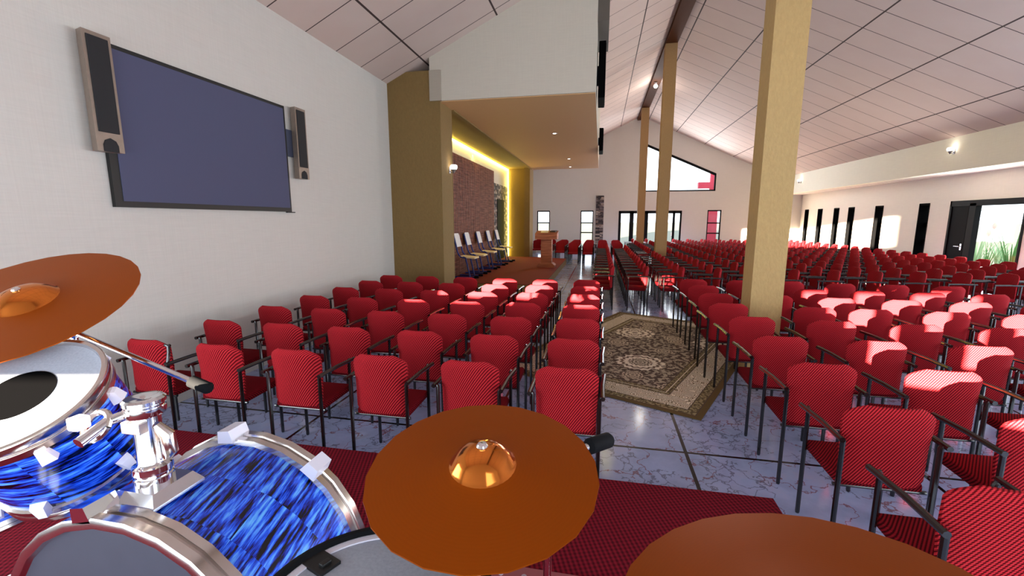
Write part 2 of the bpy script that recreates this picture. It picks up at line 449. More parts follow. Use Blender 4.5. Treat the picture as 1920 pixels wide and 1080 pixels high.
# windows and doors of the far wall
def window(n, x0, x1, z0, z1, bars):
    e = bpy.data.objects.new('window_%d' % n, None); COL.objects.link(e); e['kind'] = 'structure'
    bm = BM(); y0, y1 = Y1+.02, Y1+.10; w = .05
    box(bm, x0, x0+w, y0, y1, z0, z1); box(bm, x1-w, x1, y0, y1, z0, z1); box(bm, x0, x1, y0, y1, z1-w*1.3, z1); box(bm, x0, x1, y0, y1, z0, z0+w)
    for b in bars: box(bm, x0, x1, y0, y1, b-.03, b+.03)
    obj('window_frame', bm, M['frameblack'], e)
    obj('pane', bx(x0+.01, x1-.01, Y1+.05, Y1+.058, z0+.01, z1-.01), M['glass'], e)
window(1, -3.43, -2.73, .1, WTOP, (1.62, 1.10))
window(2, -1.07, -.39, .1, WTOP, (1.62, 1.10))
window(3, 5.32, 5.98, .1, WTOP, (1.62, 1.10))
e = bpy.data.objects.new('window_4', None); COL.objects.link(e); e['kind'] = 'structure'
bm = BM(); w = .07
def quadbar(p): prism(bm, p, 1, Y1+.02, Y1+.10)
quadbar([(GX0, GZ0), (GX1, GZ0), (GX1, GZ0+w), (GX0, GZ0+w)])
quadbar([(GX0, gz(GX0)-.12), (GX1, gz(GX1)-.12), (GX1, gz(GX1)), (GX0, gz(GX0))])
quadbar([(GX1-w, GZ0), (GX1, GZ0), (GX1, gz(GX1)), (GX1-w, gz(GX1-w))])
quadbar([(GX0, GZ0), (GX0+w, GZ0), (GX0+w, gz(GX0+w)), (GX0, gz(GX0))])
obj('window_frame', bm, M['frameblack'], e)
bm = BM(); prism(bm, [(GX0, GZ0), (GX1, GZ0), (GX1, gz(GX1)), (GX0, gz(GX0))], 1, Y1+.05, Y1+.058)
obj('pane', bm, M['glass'], e)
e = bpy.data.objects.new('door_1', None); COL.objects.link(e); e['kind'] = 'structure'
bm = BM()
for a, b in ((.92, 1.05), (1.49, 1.70), (2.19, 2.43), (3.0, 3.1), (3.66, 3.77), (4.01, 4.09)): box(bm, a, b, Y1+.02, Y1+.12, 0, 2.25)
box(bm, .92, 4.09, Y1+.02, Y1+.12, 2.11, 2.25); box(bm, .92, 4.09, Y1+.02, Y1+.12, 0.0, .12)
obj('door_frame', bm, M['frameblack'], e)
obj('pane', bx(.95, 4.06, Y1+.06, Y1+.068, .05, 2.2), M['glass'], e)
obj('handle', bx(3.60, 3.64, Y1-.04, Y1+.02, .95, 1.12, bev=.008), M['steel'], e)
# deep black window slots of the right wall
for i, (a, b) in enumerate(RW):
    e = bpy.data.objects.new('window_%d' % (5+i), None); COL.objects.link(e); e['kind'] = 'structure'
    bm = BM(); x0, x1 = XR-.012, XR+.36; w = .03
    box(bm, x0, x1, a-.01, a+w*.4, .25, 2.25); box(bm, x0, x1, b-w, b+.01, .25, 2.25); box(bm, x0, x1, a, b, 2.21, 2.26); box(bm, x0, x1, a, b, .24, .29)
    for q in (1.62, 1.10): box(bm, XR+.2, x1, a, b, q-.07, q+.07)
    obj('window_frame', bm, M['slotblack'], e)
    obj('pane', bx(XR+.335, XR+.342, a, b, .26, 2.24), M['glass'], e)
e = bpy.data.objects.new('window_12', None); COL.objects.link(e); e['kind'] = 'structure'  # added window out of view, only a setting for the left fill lamp
bm = BM()
for k in range(3): box(bm, XL-.2, XL-.1, -1.1+k*1.27, -1.04+k*1.27, .7, 2.5)
box(bm, XL-.2, XL-.1, -1.1, 1.5, 2.44, 2.5); box(bm, XL-.2, XL-.1, -1.1, 1.5, .7, .76)
obj('window_frame', bm, M['frameblack'], e)
obj('pane', bx(XL-.15, XL-.142, -1.1, 1.5, .71, 2.49), M['glass'], e)
obj('added_sun_blind', bx(XL-.26, XL-.25, -1.2, 1.6, .6, 2.6), M['paper'], e)  # added to keep the sun from coming through this opening
e = bpy.data.objects.new('window_11', None); COL.objects.link(e); e['kind'] = 'structure'  # added window out of view, lets in fill from the right
bm = BM(); x0, x1 = XR+.1, XR+.2
for k in range(6): box(bm, x0, x1, 1.5+k*1.39, 1.55+k*1.39, .4, 2.28)
box(bm, x0, x1, 1.5, 8.5, 2.22, 2.28); box(bm, x0, x1, 1.5, 8.5, .4, .46)
obj('window_frame', bm, M['frameblack'], e)
obj('pane', bx(XR+.14, XR+.148, 1.5, 8.5, .41, 2.27), M['glass'], e)
e = bpy.data.objects.new('door_2', None); COL.objects.link(e); e['kind'] = 'structure'
bm = BM(); x0, x1 = XR-.015, XR+.12
box(bm, x0, x1, 14.47, 14.53, 0, 2.28); box(bm, x0, x1, 12.25, 14.53, 2.13, 2.28); box(bm, x0, x1, 13.66, 13.86, 0, 2.2); box(bm, x0, x1, 12.25, 12.31, 0, 2.2)
box(bm, x0+.02, x1, 12.25, 14.53, 0.0, .06)
obj('door_frame', bm, M['frameblack'], e)
lf = obj('door_leaf', bx(XR+.01, XR+.07, 13.91, 14.47, .06, 2.13), M['leaf'], e)
bm = BM(); tube(bm, [(XR+.01, 13.98, 1.05), (XR-.05, 13.98, 1.05)], .014); tube(bm, [(XR-.05, 13.965, 1.05), (XR-.05, 14.13, 1.05)], .013)
box(bm, XR, XR+.012, 13.955, 14.005, .95, 1.12)
obj('handle', bm, M['steel'], lf)
obj('door_slit', bx(XR+.02, XR+.06, 13.86, 13.91, .06, 2.13), M['slitlight'], e)  # fills the gap between leaf and post, coloured like the daylight in it
obj('pane', bx(XR+.05, XR+.058, 12.3, 13.67, .05, 2.14), M['glass'], e)

# stone strip on the far wall
struct('trim_1', bx(-.27, .14, Y1-.06, Y1+.01, 0, 3.05), M['stone'])

# ------------------------------------------------------------------ stage alcove
SZ = .22
bm = BM(); prism(bm, [(XL, 0), (-2.93, 0), (-2.93, 4.43), (-3.58, 4.43), (XL, 4.25)], 1, 7.87, 8.5)
struct('pillar_near_alcove', bm, M['pier'])
bm = BM(); box(bm, XL, -3.17, 18.5, 19.1, 0, 3.9); box(bm, -3.17, -2.93, 18.2, 19.1, 0, 3.9)
struct('pillar_far_alcove', bm, M['pier'])
struct('ceiling_alcove', bx(XL, -2.93, 8.5, 18.5, 3.9, 4.1), M['pier'])
bm = BM(); prism(bm, [(-3.12, 4.11), (-2.925, 4.11), (-2.925, 3.9), (-.15, 3.9), (-.15, roof(-.15)+.02), (-3.12, roof(-3.12)+.02)], 1, 7.87, 18.8)
struct('ceiling_canopy', bm, M['canopy'])
struct('ceiling_canopy_soffit', bx(-2.93, -.155, 7.9, 18.78, 3.885, 3.9), M['canopysoffit'])
struct('trim_2', bx(-3.12, -2.90, 7.845, 7.9, 3.9, 4.42), M['canopytrim'])
struct('trim_3', bx(-2.98, -2.88, 8.5, 18.5, 3.865, 3.9), M['pier'])
struct('trim_4', bx(-.15, .04, 7.9, 9.3, 5.02, 6.1), M['greybrown'])
# back wall dressing
bm = BM(); box(bm, XL+.003, XL+.03, 8.55, 15.87, SZ, 3.53, mi=1)
yy = 8.6
while yy < 15.85:
    box(bm, XL+.03, XL+.075, yy, yy+.085, SZ, 3.53, mi=0); yy += .135
o = link('slat_panel', bpy.data.meshes.new('slat_panel'), [M['slat'], M['slatdark']])
bmesh.ops.recalc_face_normals(bm, faces=bm.faces); bm.to_mesh(o.data); bm.free()
tag(o, 'tall dark brown vertical slat panel on the wall behind the stage chairs', 'wall panel')
struct('wall_stage_stone', bx(XL, XL+.04, 15.9, 18.4, SZ, 3.13), M['stone'])
e = bpy.data.objects.new('door_3', None); COL.objects.link(e); e['kind'] = 'structure'
obj('door_leaf', bx(XL+.03, XL+.06, 16.45, 17.6, SZ, 2.57), M['doordark'], e)
# led strip: along the top and down the far corner
led = thing('led_strip', 'glowing yellow light strip framing the stage back wall', 'light strip', (XL+.04, 18.45, 3.86))
obj('top_strip', bx(0, .035, -9.9, 0, -.03, .02), M['led'], led)
obj('side_strip', bx(0, .035, -.03, .02, SZ-3.86, -.03), M['led'], led)
# stage
st = thing('stage_platform', 'low stage with brick red carpet and olive side under the canopy', 'stage', (XL, 10.2, 0))
bm = BM(); prism(bm, [(.004, 0), (2.64, 0), (2.64, 7.4), (1.3, 7.97), (.004, 7.97)], 2, 0, SZ-.012)
obj('platform_body', bm, M['pier'], st)
bm = BM(); prism(bm, [(.004, 0), (2.64, 0), (2.64, 7.4), (1.3, 7.97), (.004, 7.97)], 2, SZ-.012, SZ)
obj('carpet_top', bm, M['stagecarpet'], st)
struct('floor_stage_wing', bx(XL, -2.93, 8.5, 10.2, 0, SZ), M['stagecarpet'])

# stage chairs
def stage_chair():
    root = thing('stage_chair', '', 'chair', group='blue framed chairs along the stage wall')
    W = .21
    for s in (-1, 1):
        bm = BM(); tube(bm, [(-.30, s*W, .02), (.34, s*W, .02)], .022, 8)
        rn = obj('runner', bm, M['bluepaint'], root, True)
        bm = BM(); box(bm, .24, .36, s*W-.03, s*W+.03, 0, .055, bev=.008); obj('foot_cap', bm, M['rubber'], rn)
        bm = BM(); tube(bm, [(.12, s*W, .02), (.0, s*W, .54), (-.06, s*W, .56)], .022, 8)
        obj('leg', bm, M['bluepaint'], root, True)
        bm = BM(); tube(bm, [(.02, s*W, .53), (-.14, s*W, .56), (-.21, s*W, .66), (-.33, s*W, 1.14)], .022, 8)
        obj('back_post', bm, M['bluepaint'], root, True)
    bm = BM(); box(bm, -.18, .26, -.22, .22, .545, .585, bev=.012)
    for v in bm.verts:
        if v.co.x > .15: v.co.z -= .035*(v.co.x-.15)/.1
    obj('seat', bm, M['ply'], root)
    bm = BM()
    n, mz = 8, 6
    g = [[None]*(n+1) for _ in range(mz+1)]; gb = [[None]*(n+1) for _ in range(mz+1)]
    for i in range(mz+1):
        z = .82 + .36*i/mz; xx = -.225 - (z-.66)*.25
        for k in range(n+1):
            y = -.2 + .4*k/n; cv = .03*(1-(y/.2)**2)
            yy2 = y*(1 - .12*max(0, (i-mz+1)))
            g[i][k] = bm.verts.new((xx-cv+.04, yy2, z)); gb[i][k] = bm.verts.new((xx-cv+.022, yy2, z))
    for A, fl in ((g, 1), (gb, 0)):
        for i in range(mz):
            for k in range(n):
                q = [A[i][k], A[i][k+1], A[i+1][k+1], A[i+1][k]]; bm.faces.new(q if fl else q[::-1])
    rim = [(i, 0) for i in range(mz)] + [(mz, k) for k in range(n)] + [(i, n) for i in range(mz, 0, -1)] + [(0, k) for k in range(n, 0, -1)]
    for (a, b), (c, d) in zip(rim, rim[1:] + rim[:1]): bm.faces.new((g[a][b], g[c][d], gb[c][d], gb[a][b]))
    obj('backrest', bm, M['seatback'], root, True)
    return root
proto = stage_chair()
lab = ['nearest blue framed stage chair, partly hidden behind the near alcove pillar', 'second blue framed white-backed stage chair from the near pillar',
       'middle one of the five blue framed chairs along the slat panel', 'fourth blue framed stage chair from the near pillar, before the slat panel end',
       'farthest blue framed stage chair, in front of the stone door surround']
for i, yc in enumerate((11.28, 12.2, 13.42, 14.64, 15.9)):
    c = proto if i == 0 else copy_tree(proto)
    c.location = (-3.56, yc, SZ+.003); c['label'] = lab[i]
    c.location.x = -3.9 + .36 + .03

# lectern
lc = thing('lectern', 'wooden pulpit with square column and slanted top standing on the stage', 'lectern', (-1.73, 14.36, SZ))
bm = BM(); prism(bm, [(-.29, 0), (.29, 0), (.29, .07), (.2, .14), (-.2, .14), (-.29, .07)], 1, -.25, .25)
obj('base', bm, M['lectern'], lc)
obj('column', bx(-.175, .175, -.16, .16, .14, .92, bev=.008), M['lectern'], lc)
bm = BM(); prism(bm, [(-.26, .92), (.27, .92), (.27, 1.19), (-.26, 1.11)], 0, -.36, .36)
obj('top', bm, M['lectern'], lc)
o = obj('sheet_of_paper', bx(-.2, .04, -.16, .12, 0, .006), M['paper']); o.location = (-1.73, 14.4, SZ+1.156); o.rotation_euler = (R(8.6), 0, R(3))
tag(o, 'loose pale sheet of paper on the left half of the pulpit top', 'paper')
o = obj('notebook', bx(-.07, .13, -.1, .1, 0, .03, bev=.004), M['notebook']); o.location = (-1.55, 14.42, SZ+1.162); o.rotation_euler = (R(8.6), 0, R(-14))
tag(o, 'small dark notebook lying on the right half of the pulpit top', 'notebook')

# canopy downlights
for i, (xx, yy) in enumerate(((-1.19, 11.2), (-1.16, 15.78), (-1.27, 18.1))):
    d = thing('downlight', ['recessed round downlight in the canopy soffit nearest the viewer', 'middle recessed downlight of the canopy soffit', 'recessed downlight at the far edge of the canopy soffit'][i], 'light', (xx, yy, 3.885), group='canopy downlights')
    bm = BM(); lathe(bm, [(.045, -.002), (.07, -.008), (.075, 0), (.045, 0)], 20, close=True); obj('trim_ring', bm, M['lampbody'], d, True)
    bm = BM(); lathe(bm, [(.045, -.003)], 20, cap0=True); obj('lens', bm, M['lampglow'], d)
    L = bpy.data.lights.new('downlight_lamp', 'SPOT'); L.energy = 28; L.spot_size = R(120); L.spot_blend = .8; L.color = (1, .78, .5); L.shadow_soft_size = .05
    lo = bpy.data.objects.new('downlight_lamp', L); COL.objects.link(lo); lo.parent = d; lo.location = (0, 0, -.03)

# wall lamps (bowl on a cone)
def sconce(loc, rz, label, power, sc=.68):
    r = thing('wall_lamp', label, 'lamp', loc, (0, 0, rz), 'bowl wall lamps')
    r.scale = (sc, sc, sc)
    bm = BM(); box(bm, -.05, .05, 0, .02, -.12, .06, bev=.006); obj('backplate', bm, M['lampbody'], r)
    bm = BM(); tube(bm, [(0, .015, -.06), (0, .09, -.1), (0, .13, -.06)], .012, 8); obj('arm', bm, M['lampbody'], r, True)
    bm = BM(); lathe(bm, [(.012, -.12), (.035, -.08), (.075, -.01), (.07, -.008), (.03, -.07)], 20, cap0=True)
    o = obj('cup', bm, M['lampbody'], r, True); o.location = (0, .13, 0)
    bm = BM(); lathe(bm, [(.03, -.01), (.085, .0), (.105, .05), (.095, .10), (.06, .12), (.001, .125)], 20, cap0=True)
    o = obj('glass_bowl', bm, M['lampglow'], r, True); o.location = (0, .13, 0)
    L = bpy.data.lights.new('wall_lamp_bulb', 'POINT'); L.energy = power; L.color = (1, .9, .72); L.shadow_soft_size = .1
    lo = bpy.data.objects.new('wall_lamp_bulb', L); COL.objects.link(lo); lo.parent = r; lo.location = (0, .16, .24)
sconce((-2.93, 8.30, 2.74), -PI/2, 'lit bowl wall lamp on the side of the near alcove pillar', .6)
sconce((XF, 13.17, 3.47), PI/2, 'lit bowl wall lamp on the right fascia above the side door', .6)
sconce((XF, 21.69, 3.45), PI/2, 'lit bowl wall lamp on the right fascia near the end wall', .6)
r = thing('beam_spotlight', 'bright lamp under the ridge beam between the two farther pillars', 'lamp', (1.83, 17.6, 6.78))
bm = BM(); lathe(bm, [(.05, 0), (.05, -.04), (.02, -.05), (.02, -.08)], 16, cap0=True, cap1=True); obj('mount', bm, M['lampbody'], r, True)
bm = BM(); lathe(bm, [(.03, -.08), (.06, -.1), (.075, -.15), (.05, -.2), (.001, -.215)], 16, cap0=True); obj('globe', bm, M['lampglow'], r, True)
L = bpy.data.lights.new('beam_lamp', 'POINT'); L.energy = 25; L.color = (1, .93, .85); L.shadow_soft_size = .12
lo = bpy.data.objects.new('beam_lamp', L); COL.objects.link(lo); lo.parent = r; lo.location = (0, 0, -.45)

# screens on the canopy's right face
for i, (ya, yb, za, zb) in enumerate(((8.35, 9.1, 3.93, 4.88), (13.6, 14.4, 3.80, 4.45))):
    r = thing('display_panel', ['large black display seen edge-on on the canopy side, nearer one', 'smaller black display seen edge-on, farther along the canopy side'][i], 'screen', (-.15, ya, za), group='displays on the canopy side')
    obj('housing', bx(.03, .15, 0, yb-ya, 0, zb-za, bev=.01), M['slotblack'], r)
    obj('screen_face', bx(.15, .155, .03, yb-ya-.03, .03, zb-za-.03), M['frameblack'], r)
    obj('bracket', bx(.002, .03, (yb-ya)*.35, (yb-ya)*.65, (zb-za)*.35, (zb-za)*.65), M['bracket'], r)

# ------------------------------------------------------------------ left wall: screen and speakers
tv = thing('wall_mounted_screen', 'large blank grey-blue screen with black border on the left wall', 'screen', (XL+.003, 3.96, 1.86))
obj('housing', bx(0, .035, -1.05, 1.05, 0, 1.3), M['black'], tv)
obj('screen_face', bx(.035, .04, -.985, 1.02, .05, 1.265), M['screen'], tv)
obj('lower_lip', bx(0, .03, .98, 1.12, -.012, 0), M['black'], tv)
def speaker(y, label):
    r = thing('wall_speaker', label, 'speaker', (XL+.003, y, 2.29), group='column speakers beside the screen')
    bm = BM()
    pr = [(-.07, 0), (.07, 0), (.1, .03), (.1, .1)]
    prism(bm, [(.03, -.075), (.115, -.1), (.115, .1), (.03, .075)], 2, 0, .885)
    obj('body', bm, M['speaker'], r)
    bm = BM(); box(bm, .115, .123, -.077, .077, .145, .855, bev=.004); obj('grille', bm, M['grille'], r)
    bm = BM(); prism(bm, [(-.055, 0), (.055, 0), (.055, .05), (.04, .085), (0, .105), (-.04, .085), (-.055, .05)], 0, .115, .121); obj('bass_port', bm, M['grille'], r)
    obj('bracket', bx(0, .03, -.04, .04, .3, .6), M['bracket'], r)
    return r
speaker(2.875, 'tall bronze column speaker overlapping the near edge of the screen')
s2 = speaker(5.2, 'tall bronze column speaker beyond the far edge of the screen')
obj('side_arm', bx(.0, .03, -.19, -.04, .27, .6), M['bracket'], s2)

# ------------------------------------------------------------------ drum riser
RZ = .18
rs = thing('drum_riser', 'low platform covered in maroon ribbed carpet under the drums', 'platform', (-1.1, .4, 0))
obj('platform_body', bx(-2.45, 2.1, -1.7, 2.1, 0, RZ-.015), M['black'], rs)
obj('carpet_top', bx(-2.46, 2.115, -1.71, 2.11, RZ-.015, RZ), M['carpet'], rs)
pl = thing('studded_plate', 'pinkish metal strip with round studs lying on the drum riser', 'plate', (-.2, 1.62, RZ))
bm = BM(); box(bm, -.45, .75, -.12, .11, 0, .008, bev=.002); obj('strip', bm, M['plate'], pl)
for i in range(8):
    bm = BM(); lathe(bm, [(.013, .008), (.012, .012), (.001, .013)], 12); o = obj('stud', bm, M['stud'], pl, True); o.location = (-.4+i*.105, .055, 0)

# rug
bm = bx(0, W_, 0, L_, 0, .008)
o = obj('rug', bm, M['rug'])
ang = math.atan2(.424, .905)
# local x runs from the near right corner towards the left, local y along the aisle
o.location = (.92, 3.85, .001)
bmf = o.data
ux = Vector((-.905, .424, 0)); uy = Vector((.424, .905, 0))
o.matrix_world = Matrix((( -.905, .424, 0, .92), (.424, .905, 0, 3.85), (0, 0, -1, .010), (0, 0, 0, 1)))
tag(o, 'oriental rug with dark brown field and cream medallions lying askew in aisle', 'rug')

# ------------------------------------------------------------------ drums
def frame(axis):
    """rotation taking local z to axis"""
    return Vector((0, 0, 1)).rotation_difference(Vector(axis).normalized()).to_euler()

def lug(parent, r, z, ang, h=.05, flip=False):
    bm = BM()
    a, b = (.020, .013) if not flip else (.013, .020)
    prof = [(0, -a*1.0, -h/2), (0, a, -h/2), (0, b, h/2), (0, -b, h/2)]
    out = [(.026, -a*.8, -h/2+.008), (.026, a*.8, -h/2+.008), (.018, b*.8, h/2-.004), (.018, -b*.8, h/2-.004)]
    A = [bm.verts.new(p) for p in prof]; B = [bm.verts.new(p) for p in out]
    bm.faces.new(A[::-1]); bm.faces.new(B)
    for i in range(4): bm.faces.new((A[i], A[(i+1) % 4], B[(i+1) % 4], B[i]))
    o = obj('lug', bm, M['white'], parent)
    o.location = (r*math.cos(ang), r*math.sin(ang), z); o.rotation_euler = (0, 0, ang)
    return o

def drum(name, label, loc, axis, r, L, skin, hoop_w=.022, seg=64, lugs=8, dot=False, lug_phase=0, rim=M['hoop'], lug_z=None, low_lugs=True, spin=0, wrap=None):
    """drum with its top head centre at loc; local z = axis, shell going down"""
    d = thing(name, label, 'drum', loc)
    rot = Vector((0, 0, 1)).rotation_difference(Vector(axis).normalized()) @ __import__('mathutils').Quaternion((0, 0, 1), spin)
    d.rotation_euler = rot.to_euler()
    bm = BM(); lathe(bm, [(r*.965, -.03), (r*.965, -L+.03), (r*.95, -L+.03), (r*.95, -.03)], seg, close=True); obj('shell', bm, wrap or M['oysterring'], d, True)
    for nm, z, sg in (('hoop', 0, -1), ('hoop', -L, 1)):
        bm = BM()
        k = sg*hoop_w
        lathe(bm, [(r, z), (r*1.015, z+k*.1), (r*1.015, z+k*.85), (r*1.0, z+k), (r*.985, z+k*1.02), (r*.985, z+k*1.3), (r*1.008, z+k*1.35), (r*1.008, z+k*2.1), (r*.965, z+k*2.2), (r*.93, z+k*.5), (r*.95, z)], seg, close=True)
        obj(nm, bm, rim, d, True)
    bm = BM(); lathe(bm, [(.001, -.012), (r*.55, -.012), (r*.95, -.012), (r*.95, -.02), (.001, -.02)], seg, cap0=False)
    hd = obj('drum_head', bm, skin, d)
    if dot:
        bm = BM(); lathe(bm, [(.001, -.0105), (r*.42, -.0105), (r*.42, -.0115)], 48); obj('centre_dot', bm, M['dot'], hd)
    bm = BM(); lathe(bm, [(.001, -L+.012), (r*.95, -L+.012), (r*.95, -L+.02), (.001, -L+.02)], seg); obj('drum_head', bm, skin, d)
    for i in range(lugs):
        a = lug_phase + 2*PI*i/lugs
        lug(d, r*.965, -.075 if lug_z is None else -lug_z, a)
        if low_lugs: lug(d, r*.965, -L+.07 if lug_z is None else -L+lug_z, a + PI/lugs, flip=True)
    return d

# mounted tom with black centre dot
n_t = Vector((.187, -.575, 1)).normalized()
tom = drum('tom_drum', 'blue oyster tom drum with white head and black centre dot, tilted', (-1.5644, .837, 1.283), n_t, .198, .35, M['skin'], dot=True, lugs=6, lug_phase=.5, hoop_w=.027)
# bass drum lying on its side, axis along the hall
kick = drum('bass_drum', 'large blue oyster bass drum lying on its side with wide steel hoops', (-1.17, .745, .601), (0, -1, 0), .413, .477, M['greyskin'], hoop_w=.03, seg=26, lugs=0, wrap=M['oyster'])
def claw(deg, yy, dy):
    a = R(deg); bm = BM(); prism(bm, [(-.03, -.012), (.03, -.012), (.022, .03), (-.022, .03)], 2, 0, .075)
    o = obj('hoop_claw', bm, M['white'] if dy > 0 else M['chrome'], kick)
    T = Vector((-math.sin(a), 0, math.cos(a))); N = Vector((math.cos(a), 0, math.sin(a))); Yv = Vector((0, -dy, 0))
    P = Vector((-1.17, yy, .597)) + N*.422
    mw = Matrix(((T.x, N.x, Yv.x, P.x), (T.y, N.y, Yv.y, P.y), (T.z, N.z, Yv.z, P.z), (0, 0, 0, 1)))
    o.matrix_parent_inverse = Matrix(); o.matrix_basis = (Matrix.Translation(kick.location) @ kick.rotation_euler.to_matrix().to_4x4()).inverted() @ mw
for dg in (52.5, 97.5, 142.5, 7.5): claw(dg, 1.222, 1)
for dg in (101.5, 160): claw(dg, .745, -1)
# floor tom far left
drum('floor_tom', 'small blue drum low at the left edge beyond the bass drum', (-2.52, 1.22, .74), (-.45, .1, .9), .24, .3, M['skin'], lugs=6, hoop_w=.016)
# snare under the middle cymbal
sn = drum('snare_drum', 'white headed drum with black rim half hidden under the middle cymbal', (-.351, .578, 1.12), (.027, .07, 1), .2, .16, M['skin'], lugs=8, lug_phase=.3, rim=M['rubber'], hoop_w=.012)
bm = BM(); lathe(bm, [(.192, -.0085), (.172, -.0085), (.172, -.0115), (.192, -.0115)], 64, close=True); obj('head_rim', bm, M['white'], sn)
bm = BM(); box(bm, -.010, .010, -.006, .006, -.008, .0, bev=.002); box(bm, -.022, .022, -.016, .05, -.012, -.006); o = obj('mute_clip', bm, M['black'], sn); o.location = (-.135, .06, 0); o.rotation_euler = (0, 0, R(70))
sb = thing('snare_stand', 'chrome tripod holding the white headed drum under middle cymbal', 'drum stand', (-.351, .578, RZ))
bm = BM(); tube(bm, [(0, 0, .25), (0, 0, .76)], .014, 12); obj('post', bm, M['chrome'], sb, True)
for k in range(3):
    a = k*2*PI/3 + .5
    bm = BM(); tube(bm, [(0, 0, .28), (.2*math.cos(a), .2*math.sin(a), .012)], .01, 8); obj('leg', bm, M['chrome'], sb, True)
    bm = BM(); tube(bm, [(0, 0, .72), (.17*math.cos(a), .17*math.sin(a), .765)], .008, 8); obj('basket_arm', bm, M['chrome'], sb, True)

# tom post on the bass drum
tp = thing('tom_holder', 'chrome post with flared base holding the tom on the bass drum', 'drum mount', (-1.19, .885, 1.0045))
bm = BM()
A = [bm.verts.new(p) for p in ((-.074, -.072, -.004), (.078, -.072, -.004), (.078, .078, -.004), (-.074, .078, -.004))]
A2 = [bm.verts.new(p) for p in ((-.074, -.072, .004), (.078, -.072, .004), (.078, .078, .004), (-.074, .078, .004))]
B = [bm.verts.new(p) for p in ((-.054, -.054, .032), (.058, -.054, .032), (.058, .062, .032), (-.054, .062, .032))]
bm.faces.new(A[::-1]); bm.faces.new(B)
for U, V in ((A, A2), (A2, B)):
    for k in range(4): bm.faces.new((U[k], U[(k+1) % 4], V[(k+1) % 4], V[k]))
obj('base_plate', bm, M['chrome'], tp)
bm = BM(); lathe(bm, [(.046, .03), (.046, .055), (.042, .058), (.042, .065), (.046, .068), (.046, .085), (.035, .09), (.032, .095), (.032, .235)], 32, cap0=True, cap1=True); obj('post', bm, M['chrome'], tp, True)
bm = BM(); lathe(bm, [(.033, .225), (.045, .23), (.047, .238), (.047, .25), (.043, .252), (.043, .258), (.048, .262), (.048, .272), (.042, .278), (.02, .276), (.001, .27)], 32, cap0=True); obj('collar', bm, M['chrome'], tp, True)
bm = BM(); box(bm, -.03, .03, -.045, -.02, .19, .222, bev=.003); obj('clamp_block', bm, M['steel'], tp)
bm = BM(); tube(bm, [(.03, .0, .2), (.05, .01, .17), (.052, .012, .12), (.045, .01, .1)], [.012, .018, .018, .008], 12); obj('wing_screw', bm, M['hoop'], tp, True)
bm = BM(); tube(bm, [(-.03, -.01, .235), (-.06, -.05, .225), (-.06, -.12, .2)], .014, 12); obj('arm', bm, M['chrome'], tp, True)
bm = BM()
pts = [(-.085+.035*math.cos(q), -.06+.02*math.sin(q), .215+.03*math.sin(q)) for q in [k*2*PI/16 for k in range(17)]]
tube(bm, pts, .009, 8, caps=False); obj('clamp_ring', bm, M['hoop'], tp, True)
bm = BM(); box(bm, -.125, -.09, -.1, -.065, .215, .25, bev=.006); obj('clamp_knob', bm, M['white'], tp)

# cymbals
def cymbal(label, c, n, r, seg, spin=0):
    d = thing('cymbal', label, 'cymbal', c, frame(n), 'orange cymbals')
    rb = r*.27
    bm = BM(); k = .003
    prof = [(rb*1.05, .008), (rb*1.3, .0045), (r*.6, .002), (r, -.004)]
    lathe(bm, prof + [(q, z-k) for q, z in prof[::-1]], seg, close=True); o = obj('disc', bm, M['cymbal'], d, True)
    bm = BM()
    prof = [(rb*1.08, .0075), (rb*1.0, .012), (rb*.86, .026), (rb*.6, .04), (rb*.3, .047), (.006, .049)]
    lathe(bm, prof + [(q, z-k) for q, z in prof[::-1]], 36, close=True); obj('bell', bm, M['bell'], d, True)
    bm = BM(); lathe(bm, [(.011, .048), (.012, .051), (.009, .055), (.004, .056), (.001, .057)], 12, cap0=True); obj('wing_nut', bm, M['chrome'], d, True)
    return d
cymbal('orange cymbal in the middle foreground with shiny copper bell', (-.2166, .7747, 1.2613), (.0233, -.1516, 1), .23, 22)
cymbal('orange cymbal cut by the bottom edge, right of the middle one', (.3373, .6299, 1.1525), (-.161, .062, 1), .30, 26)
cymbal('orange cymbal tilted above the tom at the left edge', (-1.868, 1.066, 1.483), (.1525, -.5054, 1), .31, 30)

def stand(label, top, foot, tilt, rod_a, rod_b, knob=True):
    s = thing('cymbal_stand', label, 'cymbal stand', foot, group='cymbal stands')
    F = Vector(foot)
    T = Vector(tilt) - F
    bm = BM(); tube(bm, [(0, 0, .3), T*.55 + Vector((0, 0, 0))], .014, 12); tube(bm, [T*.5, T], .010, 12); obj('post', bm, M['chrome'], s, True)
    for k in range(3):
        a = k*2*PI/3 + 1.2
        bm = BM(); tube(bm, [(0, 0, .34), (.26*math.cos(a), .26*math.sin(a), .014)], .010, 8); obj('leg', bm, M['chrome'], s, True)
    bm = BM(); tube(bm, [(0, 0, .2), (0, 0, .36)], .02, 10); obj('leg_collar', bm, M['chrome'], s, True)
    A, B = Vector(rod_a)-F, Vector(rod_b)-F
    bm = BM(); tube(bm, [A, B], .0095, 12); bmr = obj('boom_arm', bm, M['chrome'], s, True)
    dr = (B-A).normalized()
    bm = BM(); tube(bm, [B-dr*.012, B-dr*.005, B+dr*.062, B+dr*.07], [.012, .0195, .0195, .014], 14); obj('rubber_grip', bm, M['rubber'], bmr, True)
    bm = BM(); lathe(bm, [(.02, -.018), (.02, .018)], 14, cap0=True, cap1=True); o = obj('tilter', bm, M['chrome'], s, True); o.location = T
    C_ = Vector(top)-F
    bm = BM(); tube(bm, [A, C_ - Vector((0, 0, .01)), C_ + Vector((0, 0, .045))], .006, 10); obj('cymbal_rod', bm, M['chrome'], s, True)
    return s
dl = Vector((0, 0, EYE))
def at(x, y, d): return dl + d*(cam_r*((x-960)/F_PX) - cam_u*((y-540)/F_PX) + cam_f)
